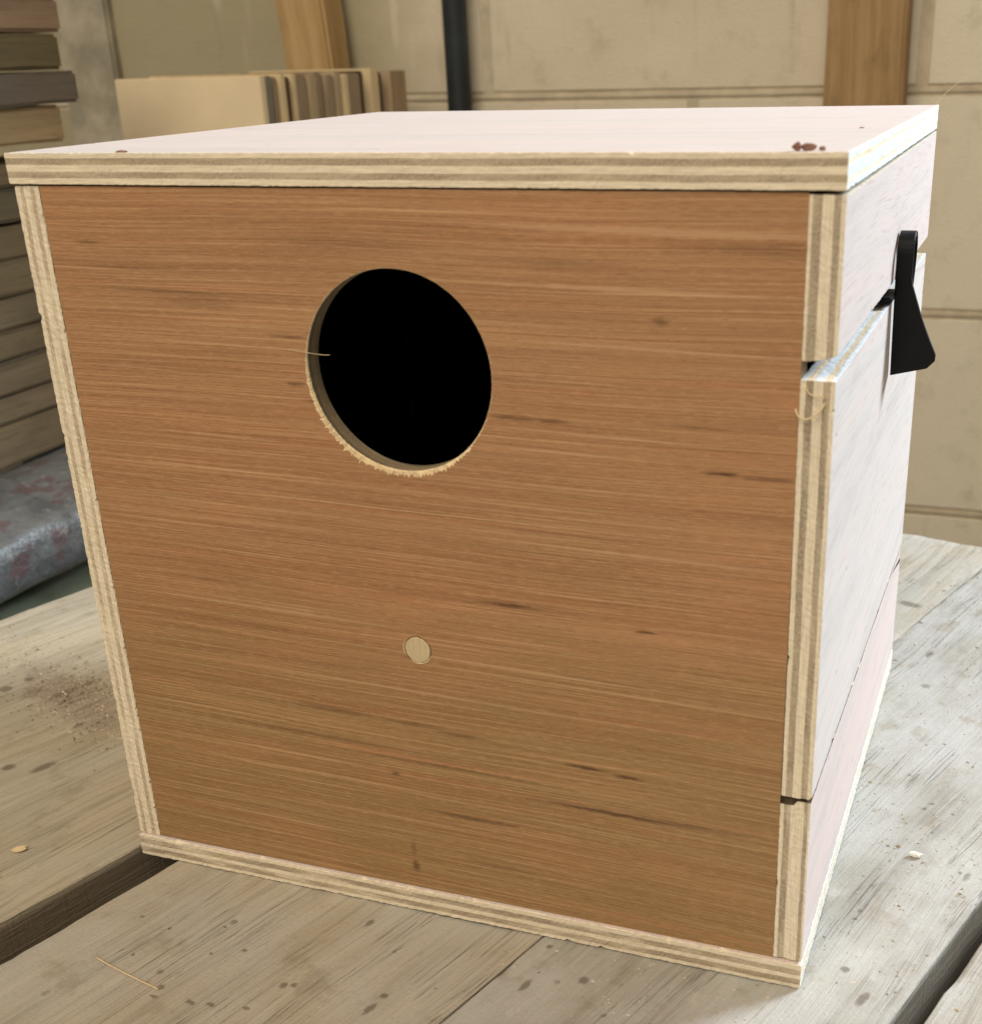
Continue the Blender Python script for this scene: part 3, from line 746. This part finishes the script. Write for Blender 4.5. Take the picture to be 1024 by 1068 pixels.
# front panel with the entrance hole
E_hole = mat_edge('plywood_edge_hole', 'y', .3, 8.7, 'x', 0, (.10, .30, .62, .88), 8.0, .38, (.30, .225, .135))
E_tear = mat_plain('torn_wood_fibre', (.78, .62, .38), .9, .15, .4, .1)
def build_front():
    x0, x1, z0, z1 = 9.15, 241.75, 9.2, 242.0
    cx, cz, R = 124.9, 191.1, 29.6
    N = 1080; r = random.Random(11)
    angs = [2*math.pi*i/N for i in range(N)]
    def hit(an):
        dx, dz = math.cos(an), math.sin(an)
        ts = []
        if dx > 1e-9: ts.append((x1-cx)/dx)
        if dx < -1e-9: ts.append((x0-cx)/dx)
        if dz > 1e-9: ts.append((z1-cz)/dz)
        if dz < -1e-9: ts.append((z0-cz)/dz)
        return min(ts)
    outer = [(cx+hit(a)*math.cos(a), cz+hit(a)*math.sin(a)) for a in angs]
    for c in ((x0, z0), (x1, z0), (x1, z1), (x0, z1)):
        k = min(range(N), key=lambda i: (outer[i][0]-c[0])**2+(outer[i][1]-c[1])**2); outer[k] = c
    def wn(i, k, sc): # periodic noise
        a = angs[i % N]
        return noise.noise(Vector((math.cos(a)*sc, math.sin(a)*sc, k)))
    vs, fs, mi = [], [], []
    rings = []
    def ring(f):
        rings.append(len(vs))
        for i in range(N): vs.append(f(i))
    low = [max(0, -math.sin(a+.35)) for a in angs]         # bottom (slightly right) of the hole tears most
    low = [min(1, q*1.25)**1.3 for q in low]
    tear = [.12+abs(wn(i, 3, 30))*.5+low[i]*(.35+abs(wn(i, 5, 45))*2.2+r.random()*.55) for i in range(N)]
    def cp(i, rr, y): return (cx+rr*math.cos(angs[i]), y, cz+rr*math.sin(angs[i]))
    ring(lambda i: (outer[i][0], 9.0, outer[i][1]))                       # 0 back outer
    ring(lambda i: (outer[i][0], .3, outer[i][1]))                        # 1 front outer
    ring(lambda i: cp(i, R+tear[i]+.02, .3))                              # 2 front, edge of veneer
    ring(lambda i: cp(i, R+tear[i]*.4+r.random()*.2*low[i], .42+tear[i]*.12 - low[i]*r.random()*.25))   # 3 torn fibre
    ring(lambda i: cp(i, R+wn(i, 9, 20)*.08, .9+tear[i]*.25))             # 4 hole wall start
    for k in range(1, 7):
        ring(lambda i: cp(i, R+r.random()*.10+wn(i, k, 14)*.1, .9+(7.3-.9)*k/7))
    ring(lambda i: cp(i, R+.1, 7.35))
    ring(lambda i: cp(i, R+2.2, 9.0))
    K = len(rings)
    for k in range(K-1):
        for i in range(N):
            j = (i+1) % N
            fs.append((rings[k]+i, rings[k+1]+i, rings[k+1]+j, rings[k]+j))
            mi.append({0: 2, 1: 0, 2: 3, 3: 3}.get(k, 2) if k < K-2 else 3)
    for i in range(N):
        j = (i+1) % N
        fs.append((rings[-1]+i, rings[0]+i, rings[0]+j, rings[-1]+j)); mi.append(1)
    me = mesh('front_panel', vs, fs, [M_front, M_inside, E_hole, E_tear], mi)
    import bmesh
    bm = bmesh.new(); bm.from_mesh(me); bmesh.ops.recalc_face_normals(bm, faces=bm.faces); bm.to_mesh(me); bm.free()
    o = link('front_panel', me, nb, PO)
    # loose torn fibres round the lower rim, one ragged mesh
    vs, fs = [], []
    for q in range(120):
        i = int((r.gauss(.735, .075) % 1)*N)
        a = angs[i]; rr = R+r.uniform(-.15, .9)
        p = Vector(cp(i, rr, .15)); L = r.uniform(.3, 1.1)*(1 if r.random() < .85 else 2.4)
        da = r.gauss(0, .5)
        d = Vector((math.cos(da)*r.choice((-1, 1)), -r.uniform(0, .35), math.sin(da)*.6)).normalized()*L
        wv = Vector((0, -.05, r.uniform(.06, .16)))
        b = len(vs); vs += [tuple(p), tuple(p+wv), tuple(p+d)]; vs += [tuple(p+Vector((0, .12, 0)))]
        fs += [(b, b+1, b+2), (b+1, b+3, b+2), (b+3, b, b+2)]
    f = link('torn_fibres', mesh('torn_fibres', vs, fs, [E_tear]), o)
    f['kind'] = 'stuff'
    return o
front = build_front()
# plugged peg hole
M_plug = mat_edge('dowel_end_grain', 'x', 100, 60, 'z', 0, (.9, .95, .96, .99), 3.0, 1, (.62, .50, .31))
def disc(cx, cz, R, y0, y1, n=40, wob=.12):
    vs, fs = [], []
    r = random.Random(3)
    w_ = [R+r.uniform(-wob, wob) for _ in range(n)]
    for i in range(n): a = 2*math.pi*i/n; vs.append((cx+w_[i]*math.cos(a), y1, cz+w_[i]*math.sin(a)))
    for i in range(n): a = 2*math.pi*i/n; vs.append((cx+w_[i]*math.cos(a), y0+.12, cz+w_[i]*math.sin(a)))
    for i in range(n): a = 2*math.pi*i/n; vs.append((cx+(w_[i]-.25)*math.cos(a), y0, cz+(w_[i]-.25)*math.sin(a)))
    for k in (0, 1):
        for i in range(n):
            j = (i+1) % n; fs.append((k*n+i, (k+1)*n+i, (k+1)*n+j, k*n+j))
    fs.append(tuple(2*n+i for i in range(n)))
    return vs, fs
vs, fs = disc(124.2, 102.2, 4.35, .02, .5)
pl = link('wooden_plug', mesh('wooden_plug', vs, fs, [M_plug]), front)
for (a0, a1, rr) in ((150, 205, 4.95), (-125, -20, 4.75)):
    pts = [(124.2+rr*math.cos(math.radians(a0+(a1-a0)*i/12)), .24, 102.2+rr*math.sin(math.radians(a0+(a1-a0)*i/12))) for i in range(13)]
    tube('plug_rim', pts, lambda t: .05+.17*math.sin(math.pi*min(1, max(0, t))), E_tear, front)

# black pull tab looped through the slot
def build_tab():
    # centre line of the strap in the y-z plane, with inner and outer x limits
    path = []
    for i in range(22):                       # front strand from the flared foot upwards
        f = i/21; z = 168.8+f*(211-168.8); y = 126.5-7.0*min(1, f*1.25)
        path.append((y, z))
    cy, cz, rr = 125.2, 211.0, 5.6
    for i in range(1, 15):
        a = math.pi - math.pi*i/14
        path.append((cy+rr*math.cos(a), cz+rr*math.sin(a)))
    for i in range(1, 12):
        f = i/11; path.append((cy+rr - 5.6*f*f, 211-f*13.5))
    vs, fs = [], []
    n = len(path)
    for i, (y, z) in enumerate(path):
        p0, p1 = path[max(0, i-1)], path[min(n-1, i+1)]
        dy, dz = p1[0]-p0[0], p1[1]-p0[1]; L = math.hypot(dy, dz) or 1
        ny, nz = -dz/L, dy/L
        th = .85
        xi = 251.6
        if i < 22:
            k = max(0, (202-z)/(202-171))
            xo = 256.9+10.2*min(1, k)
            if z < 174.0: xo -= (1-math.sqrt(max(0, 1-((174.0-z)/5.3)**2)))*4.0
            if z < 171: xi += 0
        else: xo = 256.9
        xi2, xo2 = xi, xo
        for (xx, s_) in ((xi2, -1), (xi2+.25, -1.15), (xo2-.25, -1.15), (xo2, -.9), (xo2, .9), (xo2-.25, 1.1), (xi2+.25, 1.1), (xi2, .9)):
            vs.append((xx, y+ny*th*s_, z+nz*th*s_))
    for i in range(n-1):
        for k in range(8):
            k2 = (k+1) % 8
            fs.append((i*8+k, i*8+k2, (i+1)*8+k2, (i+1)*8+k))
    fs.append(tuple(range(8))); fs.append(tuple((n-1)*8+k for k in range(8))[::-1])
    me = mesh('pull_tab', vs, fs, [M_black])
    import bmesh
    bm = bmesh.new(); bm.from_mesh(me)
    # slope of the foot: its outer corner hangs a little higher
    for v in bm.verts:
        if v.co.z < .190 and v.co.y < .135: v.co.z += max(0, (v.co.x+.0-.2525))*.26*min(1, (.190-v.co.z)/.018)
    bmesh.ops.recalc_face_normals(bm, faces=bm.faces); bm.to_mesh(me); bm.free()
    me.polygons.foreach_set('use_smooth', [False]*len(me.polygons))
    o = link('pull_tab', me, nb, PO)
    link('tab_tongue', box_mesh('tab_tongue', 240, 252.2, 107, 125, 196.3, 198.4, M_black, .5, 0, 1, 2), o)
    return o
build_tab()

# ------------------------------------------------------------------ splinters, chips, dust
M_fib = mat_plain('pale_wood_fibre', (.74, .58, .35), .8, .1, .4, .1)
M_white = mat_plain('white_chip', (.80, .78, .70), .7, .08, .4, .2)
M_red = mat_plain('reddish_crumb', (.26, .14, .10), .85, .3, .5, .1)
def bez(pts, n=14):
    out = []
    for i in range(n+1):
        t = i/n; q = [Vector(p) for p in pts]
        while len(q) > 1: q = [a.lerp(b, t) for a, b in zip(q, q[1:])]
        out.append(tuple(q[0]))
    return out
def fibre(pts, rad, label, m=M_fib, cat='wood fibre', n=14):
    o0 = Vector(pts[0])
    pp = [tuple(Vector(p)-o0) for p in bez(pts, n)]
    o = tube('wood_fibre', pp, rad, m, None, tuple(o0*S), 5)
    return tag(o, label, cat)
fibre([(241.0, -.5, 188.2), (242.0, -3.2, 184.2), (247, -1.8, 186.0), (248.4, -.4, 190.0)], .26, 'pale curled wood fibre hanging on the plywood edge below the slot')
fibre([(243.2, -.3, 194.6), (244.0, -1.5, 191.0), (247.0, -1.4, 192.6), (248.6, -.3, 191.2)], .2, 'short pale fibre clinging just under the slot end')
fibre([(249.6, 241, 251.4), (252, 243, 255), (256, 246, 259), (260, 248, 261)], lambda t: .2*(1-t*.6), 'thin yellow fibre sticking up from the back corner of the lid')
fibre([(88, .1, 196.4), (95, -.2, 196.2), (99, -1.0, 195.4), (103, 1.0, 195.2)], .085, 'hair-thin pale fibre reaching across the left rim of the entrance hole')
fibre([(24, -58, .35), (36, -62, .9), (46, -63.5, .5), (54, -65, .3)], .24, 'straw coloured splinter lying on the bench in front of the box', M_fib, 'splinter')
fibre([(187, 34.5-14, .3), (193, 33-14, 1.3), (198, 33-14, .5)], .22, 'small pale shaving lying by the base of the nest box', M_fib, 'shaving')

def chip(name, loc, size, mat, label, cat, seed, flat=.35, rz=0.0):
    import bmesh
    bm = bmesh.new(); bmesh.ops.create_icosphere(bm, subdivisions=2, radius=1)
    for v in bm.verts:
        n = noise.noise_vector(v.co*1.4+Vector((seed, seed*2, 0)))
        v.co += n*.45
        v.co.x *= size[0]; v.co.y *= size[1]; v.co.z *= size[2]
    zm = min(v.co.z for v in bm.verts)
    for v in bm.verts: v.co.z -= zm; v.co *= S
    me = bpy.data.meshes.new(name); bm.to_mesh(me); bm.free(); me.materials.append(mat)
    o = link(name, me, None, (loc[0]*S, loc[1]*S, loc[2]*S)); o.rotation_euler = (0, 0, rz)
    return tag(o, label, cat)
chip('wood_chip', (278.5, 84.5, -.5), (2.6, 1.4, .9), M_white, 'white wood chip lying on the grey board right of the box', 'wood chip', 1)
chip('wood_chip', (-47, -13.5, -.3), (2.6, 1.8, .8), M_fib, 'tan wood chip lying on the brown board by the wide gap', 'wood chip', 5, rz=.6)
chip('wood_crumb', (240.5, 3.2, 251.3), (2.0, 1.1, .9), M_red, 'largest reddish crumb at the right front corner of the lid', 'crumb', 9)
chip('wood_crumb', (237.8, 2.4, 251.3), (1.1, .9, 1.1), M_red, 'reddish crumb just left of the largest one on the lid', 'crumb', 12)
chip('wood_crumb', (243.8, 3.6, 251.3), (.8, .7, .6), M_red, 'tiny reddish crumb right of the largest one on the lid', 'crumb', 15)
chip('wood_crumb', (40.5, 1.2, 251.2), (2.0, .7, .4), M_red, 'flat reddish crumb on the left front edge of the lid', 'crumb', 18)
chip('wood_crumb', (241, 92, 251.3), (.7, .5, .2), M_red, 'small brown crumb near the right edge of the lid', 'crumb', 21)

def scatter(name, n, pick, mat, label, smin, smax, seed):
    r = random.Random(seed)
    vs, fs = [], []
    for _ in range(n):
        x, y, z = pick(r)
        L = r.uniform(smin, smax)*(1 if r.random() < .9 else 1.8); W = L*r.uniform(.25, .7); H = L*r.uniform(.12, .4)
        a = r.uniform(0, math.pi*2); ca, sa = math.cos(a), math.sin(a)
        b = len(vs); tl = r.uniform(-.25, .25)*L
        for (p, q, h) in ((-.5, -.5, 0), (.5, -.35, 0), (.45, .5, 0), (-.4, .4, 0), (-.3, -.2, 1), (.35, .05, 1)):
            px, py = p*L, q*W
            vs.append((x+px*ca-py*sa, y+px*sa+py*ca, z+h*H+max(0, tl*p)))
        for f in ((0, 1, 5, 4), (1, 2, 5), (2, 3, 4, 5), (3, 0, 4), (3, 2, 1, 0)):
            fs.append(tuple(b+i for i in f))
    o = link(name, mesh(name, vs, fs, [mat]))
    tag(o, label, 'sawdust', None, 'stuff')
    return o
c17, s17 = math.cos(ANG), math.sin(ANG)
def st(s, t): return (s*c17 - t*s17, s*s17 + t*c17)
def on_bench(s, t): return (-6 > s > -250) or (17 < s < 267) or (279 < s < 400)
def inbox(x, y): return -2 < x < 252 and -2.5 < y < 243
def pick_right(r):
    while True:
        s, t = r.uniform(150, 330), r.uniform(20, 470)
        dens = .25+.75*max(0, noise.noise(Vector((s*.03, t*.02, 5)))+.2)
        x, y = st(s, t)
        if on_bench(s, t) and not inbox(x, y) and r.random() < dens: return x, y, -.45 - (1.2 if s > 275 else 0)
def pick_left(r):
    while True:
        s, t = r.gauss(-135, 45), r.gauss(66, 14)
        t += (s+135)*-.12
        x, y = st(s, t)
        if on_bench(s, t) and not inbox(x, y): return x, y, -.4
def pick_front(r):
    while True:
        s, t = r.uniform(-200, 270), r.uniform(-120, 90)
        x, y = st(s, t)
        if on_bench(s, t) and not inbox(x, y): return x, y, -.45
M_dust1 = mat_plain('pale_sawdust', (.62, .54, .42), .9, .25, .6, .1)
M_dust2 = mat_plain('grey_brown_sawdust', (.34, .28, .20), .9, .35, .6, .1)
scatter('sawdust', 1900, pick_right, M_dust1, 'pale sawdust specks scattered over the boards right of the box', .25, 1.1, 1)
scatter('sawdust', 800, pick_right, M_dust2, 'grey brown grit scattered over the boards right of the box', .25, .9, 2)
scatter('sawdust', 1500, pick_left, M_dust2, 'brown sawdust heap on the board left of the box', .4, 1.7, 3)
scatter('sawdust', 500, pick_left, M_dust1, 'pale sawdust mixed in the heap left of the box', .3, 1.3, 4)
scatter('sawdust', 420, pick_front, M_dust1, 'fine pale sawdust on the boards in front of the box', .2, .7, 5)
